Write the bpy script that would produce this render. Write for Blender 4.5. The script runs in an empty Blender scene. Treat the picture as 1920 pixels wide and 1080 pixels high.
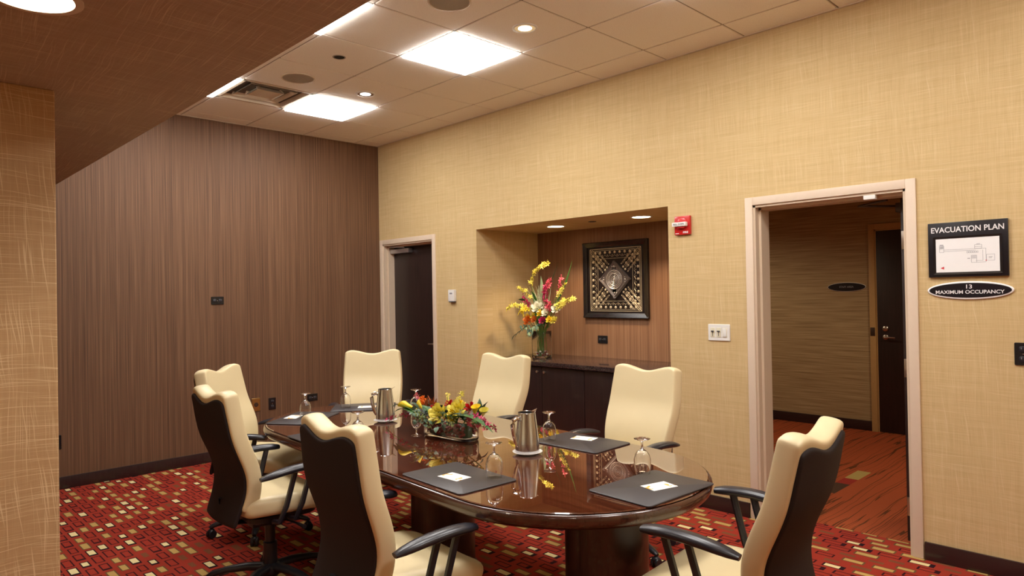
import bpy, bmesh, math, random
from mathutils import Vector, Matrix
random.seed(7)
S = bpy.context.scene
C = S.collection
PI = math.pi
R = math.radians

# ------------------------------------------------------------------ camera, world, exposure
cam_d = bpy.data.cameras.new('camera'); cam = bpy.data.objects.new('camera', cam_d); C.objects.link(cam)
cam_d.sensor_width = 36; cam_d.lens = 1274.3 / 1920 * 36; cam_d.clip_start = 0.05
cr = Vector((0.69800893, 0.71586753, -0.01781069)); cu = Vector((0.01833499, 0.00699748, 0.99980741)); cd = Vector((-0.71585429, 0.69820106, 0.00824112))
cam.matrix_world = Matrix(((cr.x, cu.x, -cd.x, 6.6108), (cr.y, cu.y, -cd.y, -4.3428), (cr.z, cu.z, -cd.z, 1.5399), (0, 0, 0, 1)))
S.camera = cam
W = bpy.data.worlds.new('world'); S.world = W; W.use_nodes = True
W.node_tree.nodes['Background'].inputs[0].default_value = (1, .93, .82, 1)
W.node_tree.nodes['Background'].inputs[1].default_value = 0.15
S.view_settings.view_transform = 'Standard'; S.view_settings.look = 'None'
S.view_settings.exposure = 0.62; S.view_settings.gamma = 1.0; S.view_settings.use_curve_mapping = False
PANEL = 15.0        # radiance of the fluorescent troffers
NICHE_W = 27.0      # niche downlights, watts
SOFFIT_W = 16.0
HALL_W = 48.0

# ------------------------------------------------------------------ materials
MATS = {}
class NT:
    def __init__(s, name):
        s.m = bpy.data.materials.new(name); s.m.use_nodes = True; s.t = s.m.node_tree
        s.b = s.t.nodes['Principled BSDF']; MATS[name] = s.m
    def n(s, typ, **kw):
        x = s.t.nodes.new(typ)
        for k, v in kw.items(): setattr(x, k, v)
        return x
    def put(s, node, i, v):
        if v is None: return
        if hasattr(v, 'is_output'): s.t.links.new(v, node.inputs[i])
        else: node.inputs[i].default_value = v
    def math(s, op, a, b=None, c=None):
        x = s.n('ShaderNodeMath', operation=op); s.put(x, 0, a); s.put(x, 1, b); s.put(x, 2, c); return x.outputs[0]
    def mix(s, f, a, b, mode='MIX'):
        x = s.n('ShaderNodeMix', data_type='RGBA', blend_type=mode); s.put(x, 0, f)
        s.put(x, 6, a if hasattr(a, 'is_output') else (*a, 1)); s.put(x, 7, b if hasattr(b, 'is_output') else (*b, 1)); return x.outputs[2]
    def pos(s):
        g = s.n('ShaderNodeNewGeometry'); x = s.n('ShaderNodeSeparateXYZ'); s.t.links.new(g.outputs['Position'], x.inputs[0]); return x.outputs
    def obj(s):
        g = s.n('ShaderNodeTexCoord'); x = s.n('ShaderNodeSeparateXYZ'); s.t.links.new(g.outputs['Object'], x.inputs[0]); return x.outputs
    def vec(s, a, b, c=0.0):
        x = s.n('ShaderNodeCombineXYZ'); s.put(x, 0, a); s.put(x, 1, b); s.put(x, 2, c); return x.outputs[0]
    def noise(s, v, scale=1, detail=2, rough=.5, dist=0):
        x = s.n('ShaderNodeTexNoise'); s.put(x, 'Vector', v); x.inputs['Scale'].default_value = scale
        x.inputs['Detail'].default_value = detail; x.inputs['Roughness'].default_value = rough; x.inputs['Distortion'].default_value = dist
        return x.outputs[0]
    def ramp(s, f, stops):
        x = s.n('ShaderNodeValToRGB'); e = x.color_ramp.elements
        while len(e) < len(stops): e.new(.5)
        for i, (p, c) in enumerate(stops): e[i].position = p; e[i].color = (*c, 1)
        s.put(x, 0, f); return x.outputs[0]
    def col(s, v): s.put(s.b, 'Base Color', v if hasattr(v, 'is_output') else (*v, 1))
    def set(s, **kw):
        for k, v in kw.items(): s.put(s.b, k.replace('_', ' '), v)
    def bump(s, h, strength=.2, dist=.002):
        x = s.n('ShaderNodeBump'); x.inputs['Strength'].default_value = strength; x.inputs['Distance'].default_value = dist
        s.put(x, 'Height', h); s.t.links.new(x.outputs[0], s.b.inputs['Normal'])

def plain(name, col, rough=.5, metal=0, coat=0, spec=.5, trans=0, ior=1.5, var=.06, nscale=30):
    m = NT(name)
    if trans:
        m.col(col)
    else:
        o = m.obj(); f = m.noise(m.vec(o[0], o[1], o[2]), nscale, 3)
        m.col(m.mix(f, tuple(c * (1 - var) for c in col), tuple(min(1, c * (1 + var)) for c in col)))
    m.set(Roughness=rough, Metallic=metal, IOR=ior)
    m.b.inputs['Coat Weight'].default_value = coat; m.b.inputs['Coat Roughness'].default_value = .08
    m.b.inputs['Specular IOR Level'].default_value = spec; m.b.inputs['Transmission Weight'].default_value = trans
    return m.m
def emis(name, col, strength, base=(.8, .8, .8)):
    m = NT(name); m.col(base); m.b.inputs['Emission Color'].default_value = (*col, 1); m.b.inputs['Emission Strength'].default_value = strength; return m.m

def wallpaper(name, ia, ib, base, dark, thread, amt=.8, thick=1.0):
    """woven wallcovering: fine weave in two directions plus irregular lighter threads"""
    m = NT(name); p = m.pos(); a, b = p[ia], p[ib]
    w = m.noise(m.vec(a, b), 1.6, 2)
    v1 = m.noise(m.vec(m.math('MULTIPLY', a, 210), m.math('MULTIPLY', b, 5)), 1, 2)
    h1 = m.noise(m.vec(m.math('MULTIPLY', a, 5), m.math('MULTIPLY', b, 210)), 1, 2)
    v2 = m.noise(m.vec(m.math('MULTIPLY', a, 40), m.math('MULTIPLY', b, 1.2)), 1, 1)
    h2 = m.noise(m.vec(m.math('MULTIPLY', a, 1.2), m.math('MULTIPLY', b, 40)), 1, 1)
    s = m.math('ADD', m.math('ADD', v1, h1), m.math('MULTIPLY', m.math('ADD', v2, h2), .5))
    f = m.math('MULTIPLY_ADD', s, 1.1, -1.15)
    c = m.mix(f, dark, base); c.node.clamp_factor = True
    wob = m.math('MULTIPLY', m.math('SUBTRACT', m.noise(m.vec(a, b), 3, 1), .5), .035)
    a2 = m.math('ADD', a, wob); b2 = m.math('ADD', b, wob)
    out = c
    for (x, y, sx, sy) in ((a2, b, 250, 2.4), (a, b2, 2.4, 250), (m.math('ADD', a2, m.math('MULTIPLY', b, .11)), b, 200, 3.2), (a, m.math('ADD', b2, m.math('MULTIPLY', a, .09)), 2.8, 220)):
        q = m.noise(m.vec(m.math('MULTIPLY', x, sx), m.math('MULTIPLY', y, sy)), 1, 0)
        t = m.math('MULTIPLY', m.math('SUBTRACT', q, .70 - .02 * thick), 14 * amt); t.node.use_clamp = True
        out = m.mix(m.math('MULTIPLY', t, amt), out, thread)
    m.col(out); m.set(Roughness=.75); m.b.inputs['Specular IOR Level'].default_value = .25
    m.bump(s, .12, .001)
    return m.m
BE, BED, BET = (.665, .50, .262), (.525, .37, .170), (.77, .63, .385)
wallpaper('wallpaper_xz', 0, 2, BE, BED, BET, .4)
wallpaper('wallpaper_yz', 1, 2, BE, BED, BET, .4)
SB, SBD, SBT = (.54, .355, .185), (.45, .285, .14), (.74, .57, .34)  # same paper as the beige walls, colour darkened for the dim column
wallpaper('column_shaded_paper', 1, 2, SB, SBD, SBT, .75, 1.2)
wallpaper('soffit_shaded_paper', 0, 1, (.43, .33, .245), (.36, .265, .19), (.62, .50, .36), .6, 1.0)  # beige wall paper again, with the soffit's shade put into its colour
wallpaper('soffit_face_shaded_paper', 0, 2, (.43, .33, .245), (.36, .265, .19), (.62, .50, .36), .6, 1.0)

def striped(name, ia, c0, c1, c2):
    m = NT(name); p = m.pos(); a, z = p[ia], p[2]
    n1 = m.noise(m.vec(m.math('MULTIPLY', a, 330), m.math('MULTIPLY', z, 1.4)), 1, 2)
    n2 = m.noise(m.vec(m.math('MULTIPLY', a, 70), m.math('MULTIPLY', z, .35)), 1, 2)
    n3 = m.noise(m.vec(m.math('MULTIPLY', a, 14), m.math('MULTIPLY', z, .1)), 1, 1)
    f = m.math('ADD', m.math('MULTIPLY', n1, .58), m.math('ADD', m.math('MULTIPLY', n2, .34), m.math('MULTIPLY', n3, .08)))
    c = m.ramp(f, [(.30, c0), (.5, c1), (.68, c2)])
    seam = m.math('LESS_THAN', m.math('FRACT', m.math('DIVIDE', m.math('ADD', a, 9.76), .685)), .005)
    m.col(m.mix(m.math('MULTIPLY', seam, .75), c, tuple(x * .3 for x in c0)))
    m.set(Roughness=.6); m.b.inputs['Specular IOR Level'].default_value = .35
    return m.m
striped('brown_stripe_yz', 1, (.060, .027, .014), (.150, .075, .038), (.235, .132, .070))
striped('brown_stripe_xz', 0, (.13, .06, .032), (.25, .125, .065), (.34, .19, .105))

def hall_paper():
    m = NT('hall_paper'); p = m.pos()
    h = m.noise(m.vec(m.math('MULTIPLY', p[0], 2.2), m.math('MULTIPLY', p[2], 95)), 1, 3)
    m.col(m.ramp(h, [(.3, (.25, .165, .075)), (.5, (.37, .26, .13)), (.7, (.47, .35, .19))])); m.set(Roughness=.7); return m.m
hall_paper()

def carpet():
    m = NT('room_carpet'); p = m.pos(); M = m.math
    u = M('DIVIDE', M('ADD', p[0], 20), .155); v = M('DIVIDE', M('ADD', p[1], 20), .0728)
    row = M('FLOOR', v); wn1 = m.n('ShaderNodeTexWhiteNoise', noise_dimensions='1D'); m.put(wn1, 'W', row)
    u2 = M('ADD', u, M('ADD', M('MULTIPLY', row, .37), M('MULTIPLY', wn1.outputs[0], .25))); cell = M('FLOOR', u2)
    wn = m.n('ShaderNodeTexWhiteNoise', noise_dimensions='2D'); m.put(wn, 'Vector', m.vec(cell, row))
    rnd = wn.outputs[0]; sc = m.n('ShaderNodeSeparateColor'); m.t.links.new(wn.outputs[1], sc.inputs[0]); r2, r3 = sc.outputs[1], sc.outputs[2]
    fu = M('SUBTRACT', M('FRACT', u2), M('MULTIPLY_ADD', r3, .06, .47)); fv = M('SUBTRACT', M('FRACT', v), .5)
    au = M('ABSOLUTE', fu); av = M('ABSOLUTE', fv)
    hu = M('MULTIPLY_ADD', r2, .12, .31); hv = M('MULTIPLY_ADD', r2, .06, .31)
    def rect(x, y, a, b): return M('MULTIPLY', M('LESS_THAN', x, a), M('LESS_THAN', y, b))
    outer = rect(au, av, hu, hv); inner = rect(au, av, M('SUBTRACT', hu, .06), M('SUBTRACT', hv, .10))
    inner_s = rect(M('ABSOLUTE', M('ADD', fu, .05)), av, M('SUBTRACT', hu, .12), M('SUBTRACT', hv, .10))
    border = M('SUBTRACT', outer, inner); border_s = M('SUBTRACT', outer, inner_s)
    def between(a, b): return M('MULTIPLY', M('GREATER_THAN', rnd, a), M('LESS_THAN', rnd, b))
    tA, tA2, tB, tC, tD = between(-1, .28), between(.28, .44), between(.44, .72), between(.72, .90), between(.90, 2)
    pile = m.noise(m.vec(p[0], p[1]), 420, 2); big = m.noise(m.vec(p[0], p[1]), 3, 2)
    red = m.mix(pile, (.21, .020, .012), (.43, .056, .029)); red = m.mix(M('MULTIPLY', big, .35), red, (.36, .03, .018))
    c = m.mix(M('MULTIPLY', tA, border), red, (.035, .008, .010))
    c = m.mix(M('MULTIPLY', tA2, border_s), c, (.035, .008, .010))
    olive, tan, cream = (.14, .08, .032), (.55, .36, .12), (.86, .72, .38)
    c = m.mix(M('MULTIPLY', tB, outer), c, olive); c = m.mix(M('MULTIPLY', tB, inner), c, m.mix(pile, (.47, .29, .09), tan))
    c = m.mix(M('MULTIPLY', tC, outer), c, (.025, .009, .012)); c = m.mix(M('MULTIPLY', tC, inner_s), c, m.mix(pile, (.76, .60, .29), cream))
    c = m.mix(M('MULTIPLY', M('MULTIPLY', tD, inner), .7), c, olive)
    m.col(c); m.set(Roughness=.95); m.b.inputs['Specular IOR Level'].default_value = .1; m.bump(pile, .5, .004)
    return m.m
carpet()
def hall_carpet():
    m = NT('hall_carpet'); p = m.pos(); M = m.math
    pile = m.noise(m.vec(p[0], p[1]), 380, 2)
    base = m.mix(pile, (.24, .045, .014), (.43, .098, .034))
    wob = M('MULTIPLY', M('SUBTRACT', m.noise(m.vec(p[0], p[1]), 1.6, 2), .5), .09)
    x = M('ADD', p[0], wob)
    dark = None
    for k, (s, o) in enumerate(((11, 0), (17, 31))):
        q = m.noise(m.vec(M('MULTIPLY', x, s), M('MULTIPLY_ADD', p[1], .28, o)), 1, 1)
        l = M('LESS_THAN', M('ABSOLUTE', M('SUBTRACT', q, .5)), .011)
        dark = l if dark is None else M('MAXIMUM', dark, l)
    c = m.mix(M('MULTIPLY', dark, .85), base, (.075, .030, .010))
    fx = M('FRACT', M('DIVIDE', M('SUBTRACT', p[0], 4.52 - 1.4), 1.4)); fy = M('FRACT', M('DIVIDE', M('SUBTRACT', p[1], .93 - 2.6), 2.6))
    inx = M('LESS_THAN', fx, .075)
    for a, b, col in ((0, .12, (.07, .035, .02)), (.12, .19, (.28, .03, .02)), (.19, .305, (.38, .27, .085))):
        k = M('MULTIPLY', inx, M('MULTIPLY', M('GREATER_THAN', fy, a), M('LESS_THAN', fy, b))); c = m.mix(k, c, col)
    m.col(c); m.set(Roughness=.95); m.b.inputs['Specular IOR Level'].default_value = .1; m.bump(pile, .5, .004); return m.m
hall_carpet()
def wood(name, c0, c1, sx=2.5, sy=60, rough=.35, coat=0, ior=1.5, axis=0, crough=.03):
    m = NT(name); o = m.obj(); a, b = (o[0], o[1]) if axis == 0 else (o[2], o[0])
    g = m.noise(m.vec(m.math('MULTIPLY', a, sx), m.math('MULTIPLY', b, sy), m.math('MULTIPLY', o[2] if axis == 0 else o[1], 8)), 1, 4, .6, .6)
    m.col(m.ramp(g, [(.3, c0), (.7, c1)])); m.set(Roughness=rough, IOR=ior)
    m.b.inputs['Coat Weight'].default_value = coat; m.b.inputs['Coat Roughness'].default_value = crough; m.b.inputs['Coat IOR'].default_value = 1.9
    return m.m
wood('table_wood', (.045, .010, .005), (.125, .032, .013), 2.2, 26, .012, 1.0, ior=1.75, crough=.008)
wood('table_edge_wood', (.036, .010, .006), (.075, .023, .012), 3, 30, .25, .3)
wood('pedestal_wood', (.020, .008, .007), (.038, .014, .011), 3, 40, .35, .15, axis=1)
wood('cabinet_wood', (.013, .006, .006), (.026, .011, .010), 3, 45, .38, .1, axis=1)
wood('door_wood', (.012, .0055, .005), (.026, .011, .010), 3, 60, .42, .05, axis=1)
wood('baseboard_wood', (.020, .009, .009), (.035, .016, .015), 2, 40, .35, .1)
def stone():
    m = NT('counter_stone'); o = m.obj(); f = m.noise(m.vec(o[0], o[1], o[2]), 160, 3)
    m.col(m.ramp(f, [(.35, (.018, .010, .010)), (.6, (.045, .028, .027)), (.75, (.12, .085, .08))])); m.set(Roughness=.16); m.b.inputs['Coat Weight'].default_value = .4; return m.m
stone()
def leather(name, c, rough):
    m = NT(name); o = m.obj(); v = m.vec(o[0], o[1], o[2]); f = m.noise(v, 9, 3); g = m.noise(v, 260, 2)
    m.col(m.mix(f, tuple(x * .93 for x in c), c)); m.set(Roughness=rough); m.bump(g, .12, .001); return m.m
leather('cream_leather', (.755, .63, .38), .38)
leather('blotter_leather', (.042, .037, .040), .42)
def ceil_tile():
    m = NT('ceiling_tile'); p = m.pos(); v = m.vec(p[0], p[1]); f = m.noise(v, 170, 3, .7); g = m.noise(v, 4, 2)
    c = m.ramp(f, [(.30, (.62, .57, .49)), (.42, (.86, .82, .75)), (.7, (.90, .86, .80))])
    m.col(m.mix(m.math('MULTIPLY', g, .25), c, (.84, .79, .70))); m.set(Roughness=.9); m.bump(f, .25, .003); return m.m
ceil_tile()
plain('runner', (.30, .25, .19), .6); plain('ceiling_back', (.12, .10, .08), .9); plain('wall_angle', (.62, .54, .44), .6)
plain('door_paint', (.70, .57, .44), .42, var=.03); plain('jamb_paint', (.66, .53, .39), .45, var=.03)
plain('hall_frame_paint', (.48, .30, .12), .5)
plain('shell_fabric', (.022, .015, .015), .75, spec=.25, nscale=200, var=.2)
plain('black_plastic', (.016, .016, .022), .36, spec=.5)
plain('arm_black', (.014, .014, .022), .30, spec=.6)
plain('white_plastic', (.78, .77, .74), .4, var=.02); plain('ivory_plastic', (.72, .68, .52), .4, var=.02)
plain('black_plate', (.010, .010, .012), .25, var=.05); plain('black_sign', (.007, .006, .010), .3)
plain('white_print', (.85, .84, .85), .5, var=.01); plain('grey_print', (.25, .25, .28), .6); plain('dark_print', (.05, .05, .06), .6)
plain('red_paint', (.55, .015, .014), .3, coat=.3); plain('red_print', (.6, .03, .04), .6)
plain('steel', (.56, .555, .56), .24, metal=1, var=.03); plain('chrome', (.85, .84, .83), .08, metal=1, var=.01); plain('nickel', (.55, .50, .45), .28, metal=1)
plain('brass', (.62, .46, .18), .3, metal=1); plain('aluminium', (.55, .55, .58), .35, metal=.9); plain('bronze', (.10, .075, .06), .4, metal=.8)
plain('porcelain', (.85, .83, .80), .15, var=.01); plain('paper', (.86, .86, .86), .7, var=.01)
plain('glass', (1, 1, 1), .0, trans=1, ior=1.45); plain('water_glass', (.93, .96, .93), .0, trans=1, ior=1.4)
plain('gold', (.66, .56, .40), .35, metal=.35, var=.25, nscale=90); plain('silver', (.62, .57, .54), .3, metal=.5, var=.2, nscale=60); plain('pewter', (.20, .175, .17), .3, metal=.5, var=.25, nscale=60); plain('dark_metal', (.020, .014, .014), .35, metal=.3)
plain('frame_black', (.010, .009, .011), .22, coat=.4); plain('speaker_grille', (.36, .33, .28), .7); plain('dark_hole', (.006, .005, .005), .8)
plain('diffuser_metal', (.60, .50, .38), .5)
emis('troffer', (1, .975, .94), PANEL); emis('warm_lamp', (1, .80, .55), 14); emis('soffit_lens', (1, .90, .74), 16); emis('can_lamp', (1, .95, .9), 1.6)
def card_mat():
    m = NT('card_print'); o = m.obj(); f = m.noise(m.vec(o[0], o[1]), 40, 2)
    d = m.math('ABSOLUTE', o[0]); e = m.math('MULTIPLY', m.math('GREATER_THAN', d, .032), m.math('GREATER_THAN', f, .53))
    e = m.math('MULTIPLY', e, m.math('LESS_THAN', m.math('ABSOLUTE', o[1]), .028))
    m.col(m.mix(e, (.88, .87, .84), (.78, .42, .07))); m.set(Roughness=.6); return m.m
card_mat()
for nm, c in dict(petal_yellow=(.86, .62, .03), petal_lemon=(.85, .72, .12), petal_red=(.50, .008, .012), petal_orange=(.80, .22, .03), petal_magenta=(.48, .02, .10), petal_pink=(.62, .07, .11), petal_white=(.86, .83, .66),
                  leaf_green=(.035, .12, .022), leaf_dark=(.012, .05, .016), leaf_grey=(.11, .19, .12), stem_green=(.11, .24, .035), leaf_pale=(.36, .48, .26), berry=(.35, .42, .15), protea=(.40, .10, .03), grass_cream=(.55, .55, .32), pebble_red=(.22, .012, .010), pebble_clear=(.65, .62, .58)).items():
    plain(nm, c, .45, var=.22, nscale=45)

# ------------------------------------------------------------------ mesh helpers
class MB:
    def __init__(s): s.v = []; s.f = []
    def add(s, vs, fs, M=None):
        o = len(s.v)
        s.v += [tuple(M @ Vector(v)) if M else tuple(v) for v in vs]; s.f += [tuple(i + o for i in f) for f in fs]; return s
    def box(s, x0, x1, y0, y1, z0, z1, M=None):
        v = [(x, y, z) for z in (z0, z1) for y in (y0, y1) for x in (x0, x1)]
        return s.add(v, [(0, 2, 3, 1), (4, 5, 7, 6), (0, 1, 5, 4), (2, 6, 7, 3), (0, 4, 6, 2), (1, 3, 7, 5)], M)
    def bbox(s, x0, x1, y0, y1, z0, z1, bev=.004, M=None, seg=2):
        bm = bmesh.new(); bmesh.ops.create_cube(bm, size=1)
        for v in bm.verts: v.co = Vector(((x0 + x1) / 2 + v.co.x * (x1 - x0), (y0 + y1) / 2 + v.co.y * (y1 - y0), (z0 + z1) / 2 + v.co.z * (z1 - z0)))
        bmesh.ops.bevel(bm, geom=bm.edges[:], offset=bev, segments=seg, affect='EDGES', profile=.6)
        bm.verts.index_update(); s.add([v.co[:] for v in bm.verts], [[v.index for v in f.verts] for f in bm.faces], M); bm.free(); return s
    def lathe(s, prof, seg=24, M=None, cap0=False, cap1=False):
        n = len(prof); vs = []; fs = []
        for i in range(seg):
            a = 2 * PI * i / seg
            for (r, z) in prof: vs.append((r * math.cos(a), r * math.sin(a), z))
        for i in range(seg):
            j = (i + 1) % seg
            for k in range(n - 1): fs.append((i * n + k, j * n + k, j * n + k + 1, i * n + k + 1))
        if cap0: fs.append(tuple(i * n for i in range(seg))[::-1])
        if cap1: fs.append(tuple(i * n + n - 1 for i in range(seg)))
        return s.add(vs, fs, M)
    def tube(s, pts, rad, seg=8, M=None, flat=1.0):
        pts = [Vector(q) for q in pts]; n = len(pts); rad = rad if isinstance(rad, (list, tuple)) else [rad] * n
        vs = []; fs = []; ref = Vector((0, 0, 1))
        for i, q in enumerate(pts):
            t = (pts[min(i + 1, n - 1)] - pts[max(i - 1, 0)]).normalized()
            a = t.cross(ref)
            if a.length < 1e-3: a = t.cross(Vector((0, 1, 0)))
            a.normalize(); b = t.cross(a).normalized()
            for k in range(seg):
                w = 2 * PI * k / seg; vs.append(tuple(q + a * math.cos(w) * rad[i] + b * math.sin(w) * rad[i] * flat))
        for i in range(n - 1):
            for k in range(seg): fs.append((i * seg + k, i * seg + (k + 1) % seg, (i + 1) * seg + (k + 1) % seg, (i + 1) * seg + k))
        fs.append(tuple(range(seg))[::-1]); fs.append(tuple((n - 1) * seg + k for k in range(seg)))
        return s.add(vs, fs, M)
    def sweep(s, outline, prof, M=None, cap0=True, cap1=True):
        """outline: list of (point2, normal2); prof: list of (offset, z)"""
        n = len(prof); m = len(outline); vs = []; fs = []
        for (q, nn) in outline:
            for (o, z) in prof: vs.append((q[0] + nn[0] * o, q[1] + nn[1] * o, z))
        for i in range(m):
            j = (i + 1) % m
            for k in range(n - 1): fs.append((i * n + k, j * n + k, j * n + k + 1, i * n + k + 1))
        if cap0: fs.append(tuple(i * n for i in range(m))[::-1])
        if cap1: fs.append(tuple(i * n + n - 1 for i in range(m)))
        return s.add(vs, fs, M)
    def sphere(s, c, r, sc=(1, 1, 1), u=10, v=7):
        vs = []; fs = []
        for j in range(1, v):
            for i in range(u):
                a, b = 2 * PI * i / u, PI * j / v
                vs.append((c[0] + r * sc[0] * math.sin(b) * math.cos(a), c[1] + r * sc[1] * math.sin(b) * math.sin(a), c[2] + r * sc[2] * math.cos(b)))
        t = len(vs); vs += [(c[0], c[1], c[2] + r * sc[2]), (c[0], c[1], c[2] - r * sc[2])]
        for j in range(v - 2):
            for i in range(u): fs.append((j * u + i, (j + 1) * u + i, (j + 1) * u + (i + 1) % u, j * u + (i + 1) % u))
        for i in range(u): fs.append((t, i, (i + 1) % u)); fs.append((t + 1, (v - 2) * u + (i + 1) % u, (v - 2) * u + i))
        return s.add(vs, fs)
    def mesh(s, name, mat, smooth=True, angle=40):
        me = bpy.data.meshes.new(name); me.from_pydata(s.v, [], s.f)
        bm = bmesh.new(); bm.from_mesh(me); bmesh.ops.recalc_face_normals(bm, faces=bm.faces[:]); bm.to_mesh(me); bm.free()
        me.materials.append(MATS[mat])
        if smooth:
            for p in me.polygons: p.use_smooth = True
            me.set_sharp_from_angle(angle=R(angle))
        return me
    def build(s, name, mat, parent=None, smooth=True, angle=40, loc=None, rz=None, label=None):
        o = bpy.data.objects.new(name, s.mesh(name, mat, smooth, angle)); C.objects.link(o)
        if parent: o.parent = parent
        if loc: o.location = loc
        if rz is not None: o.rotation_euler.z = rz
        if label: o['label'] = label
        return o
def tag(o, label, cat, group=None, kind=None):
    o['label'] = label; o['category'] = cat
    if group: o['group'] = group
    if kind: o['kind'] = kind
    return o
def thing(name, label, cat, loc=(0, 0, 0), rz=0, group=None, kind=None):
    o = bpy.data.objects.new(name, None); C.objects.link(o); o.location = loc; o.rotation_euler = (0, 0, rz); o.empty_display_size = .1
    return tag(o, label, cat, group, kind)
def share(name, me, parent=None, loc=(0, 0, 0), rz=0):
    o = bpy.data.objects.new(name, me); C.objects.link(o); o.parent = parent; o.location = loc; o.rotation_euler = (0, 0, rz); return o
def copy_tree(o, parent=None):
    c = o.copy(); C.objects.link(c); c.parent = parent
    for ch in list(o.children): copy_tree(ch, c)
    return c
def rrect(w, d, r, n=5):
    out = []
    for cx, cy, a0 in ((w / 2 - r, d / 2 - r, 0), (-w / 2 + r, d / 2 - r, 90), (-w / 2 + r, -d / 2 + r, 180), (w / 2 - r, -d / 2 + r, 270)):
        for k in range(n + 1):
            a = R(a0 + 90 * k / n); out.append(((cx + r * math.cos(a), cy + r * math.sin(a)), (math.cos(a), math.sin(a))))
    return out
def ellipse(a, b, n=40):
    out = []
    for k in range(n):
        t = 2 * PI * k / n; nx, ny = math.cos(t) / a, math.sin(t) / b; l = math.hypot(nx, ny)
        out.append(((a * math.cos(t), b * math.sin(t)), (nx / l, ny / l)))
    return out
RX = Matrix.Rotation(R(90), 4, 'X')        # local xy plane -> upright plate facing -y
def text(name, body, size, mat, parent, loc, face='-y', width=None, depth=.0006, bold=0.0):
    cu_ = bpy.data.curves.new(name, 'FONT'); cu_.body = body; cu_.size = size; cu_.align_x = 'CENTER'; cu_.align_y = 'CENTER'; cu_.extrude = depth; cu_.offset = bold; cu_.resolution_u = 3
    t = bpy.data.objects.new(name, cu_); C.objects.link(t); bpy.context.view_layer.update()
    me = bpy.data.meshes.new_from_object(t.evaluated_get(bpy.context.evaluated_depsgraph_get())); bpy.data.objects.remove(t); bpy.data.curves.remove(cu_)
    xs = [v.co.x for v in me.vertices]; w = max(xs) - min(xs); mid = (max(xs) + min(xs)) / 2; k = width / w if width else 1
    for v in me.vertices: v.co.x = (v.co.x - mid) * k
    me.transform(RX); me.materials.clear(); me.materials.append(MATS[mat])
    o = bpy.data.objects.new(name, me); C.objects.link(o); o.parent = parent; o.location = loc; return o

# ------------------------------------------------------------------ the room shell
H = 3.248; XE = 8.2; YE = -6.2; TW = .2          # ceiling height, end walls, wall thickness
ST = 'structure'
tag(MB().box(0, XE, YE, .2, -.1, 0).build('floor', 'room_carpet', smooth=False), 'red patterned carpet with tan and dark rectangles under the table', 'floor', kind=ST)
tag(MB().box(1.2, 6.6, .2, 3.5, -.1, 0).build('floor_hall', 'hall_carpet', smooth=False), 'rust orange hallway carpet with dark wavy lines', 'floor', kind=ST)
tag(MB().box(-.15, 0, YE, .2, 0, H + .1).build('wall_back', 'brown_stripe_yz', smooth=False), 'dark brown wall with fine vertical stripes', 'wall', kind=ST)
NX0, NX1, NZ, ND = 1.676, 3.825, 2.165, .86      # niche
D1 = (.07, .99, 2.12); D2 = (4.483, 5.409, 2.105)
m = MB()
m.box(0, D1[0], 0, TW, 0, D1[2]).box(0, NX0, 0, TW, D1[2], H + .1).box(D1[1], NX0, 0, TW, 0, D1[2])
m.box(NX0, NX1, 0, TW, NZ, H + .1).box(NX1, D2[0], 0, TW, 0, H + .1).box(D2[0], D2[1], 0, TW, D2[2], H + .1).box(D2[1], XE, 0, TW, 0, H + .1)
tag(m.build('wall_right', 'wallpaper_xz', smooth=False), 'long beige woven wallpaper wall with niche and doorways', 'wall', kind=ST)
tag(MB().box(NX0 - .1, NX0, TW, ND, 0, NZ).box(NX1, NX1 + .1, TW, ND, 0, NZ).build('wall_niche', 'wallpaper_yz', smooth=False), 'beige side walls lining the recessed niche', 'wall', kind=ST)
tag(MB().box(NX0 - .1, NX1 + .1, TW, ND, NZ, NZ + .1).build('ceiling_niche', 'wallpaper_xz', smooth=False), 'low beige ceiling of the recessed niche', 'ceiling', kind=ST)
tag(MB().box(NX0 - .1, NX1 + .1, ND, ND + .1, 0, NZ + .1).build('wall_niche_back', 'brown_stripe_xz', smooth=False), 'brown striped back wall of the niche behind the artwork', 'wall', kind=ST)
tag(MB().box(XE, XE + .15, YE, .2, 0, H + .1).build('wall_front', 'wallpaper_yz', smooth=False), 'beige end wall behind the camera', 'wall', kind=ST)
tag(MB().box(-.15, XE + .15, YE - .15, YE, 0, H + .1).build('wall_left', 'wallpaper_xz', smooth=False), 'beige wall on the far side under the soffit', 'wall', kind=ST)
SZ, SY = 2.4, -3.25
o = MB().box(0, XE, YE, SY, SZ, H + .1).build('ceiling_soffit', 'soffit_shaded_paper', smooth=False)
o.data.materials.append(MATS['soffit_face_shaded_paper'])
for p in o.data.polygons:
    if abs(p.normal.y) > .5: p.material_index = 1
tag(o, 'lowered soffit with shade-darkened streaked wallpaper underside at upper left', 'soffit', kind=ST)
tag(MB().bbox(2.85, 3.345, -4.75, -3.738, 0, SZ, .006).build('wall_column', 'column_shaded_paper', smooth=False), 'shade-toned beige wallpapered column at the left edge under the soffit', 'column', kind=ST)
# hallway shell
tag(MB().box(1.2, 6.6, 3.5, 3.65, 0, 2.6).build('wall_hall', 'hall_paper', smooth=False), 'olive tan hallway wall with fine horizontal grain seen through doorway', 'wall', kind=ST)
tag(MB().box(1.2, 6.6, TW, 3.65, 2.5, 2.6).build('ceiling_hall', 'ceiling_tile', smooth=False), 'hallway ceiling beyond the open doorway', 'ceiling', kind=ST)
tag(MB().box(1.05, 1.2, ND + .1, 3.65, 0, 2.6).box(6.6, 6.75, .2, 3.65, 0, 2.6).build('wall_hall_end', 'hall_paper', smooth=False), 'hallway end walls out of sight', 'wall', kind=ST)
# baseboards

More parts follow.
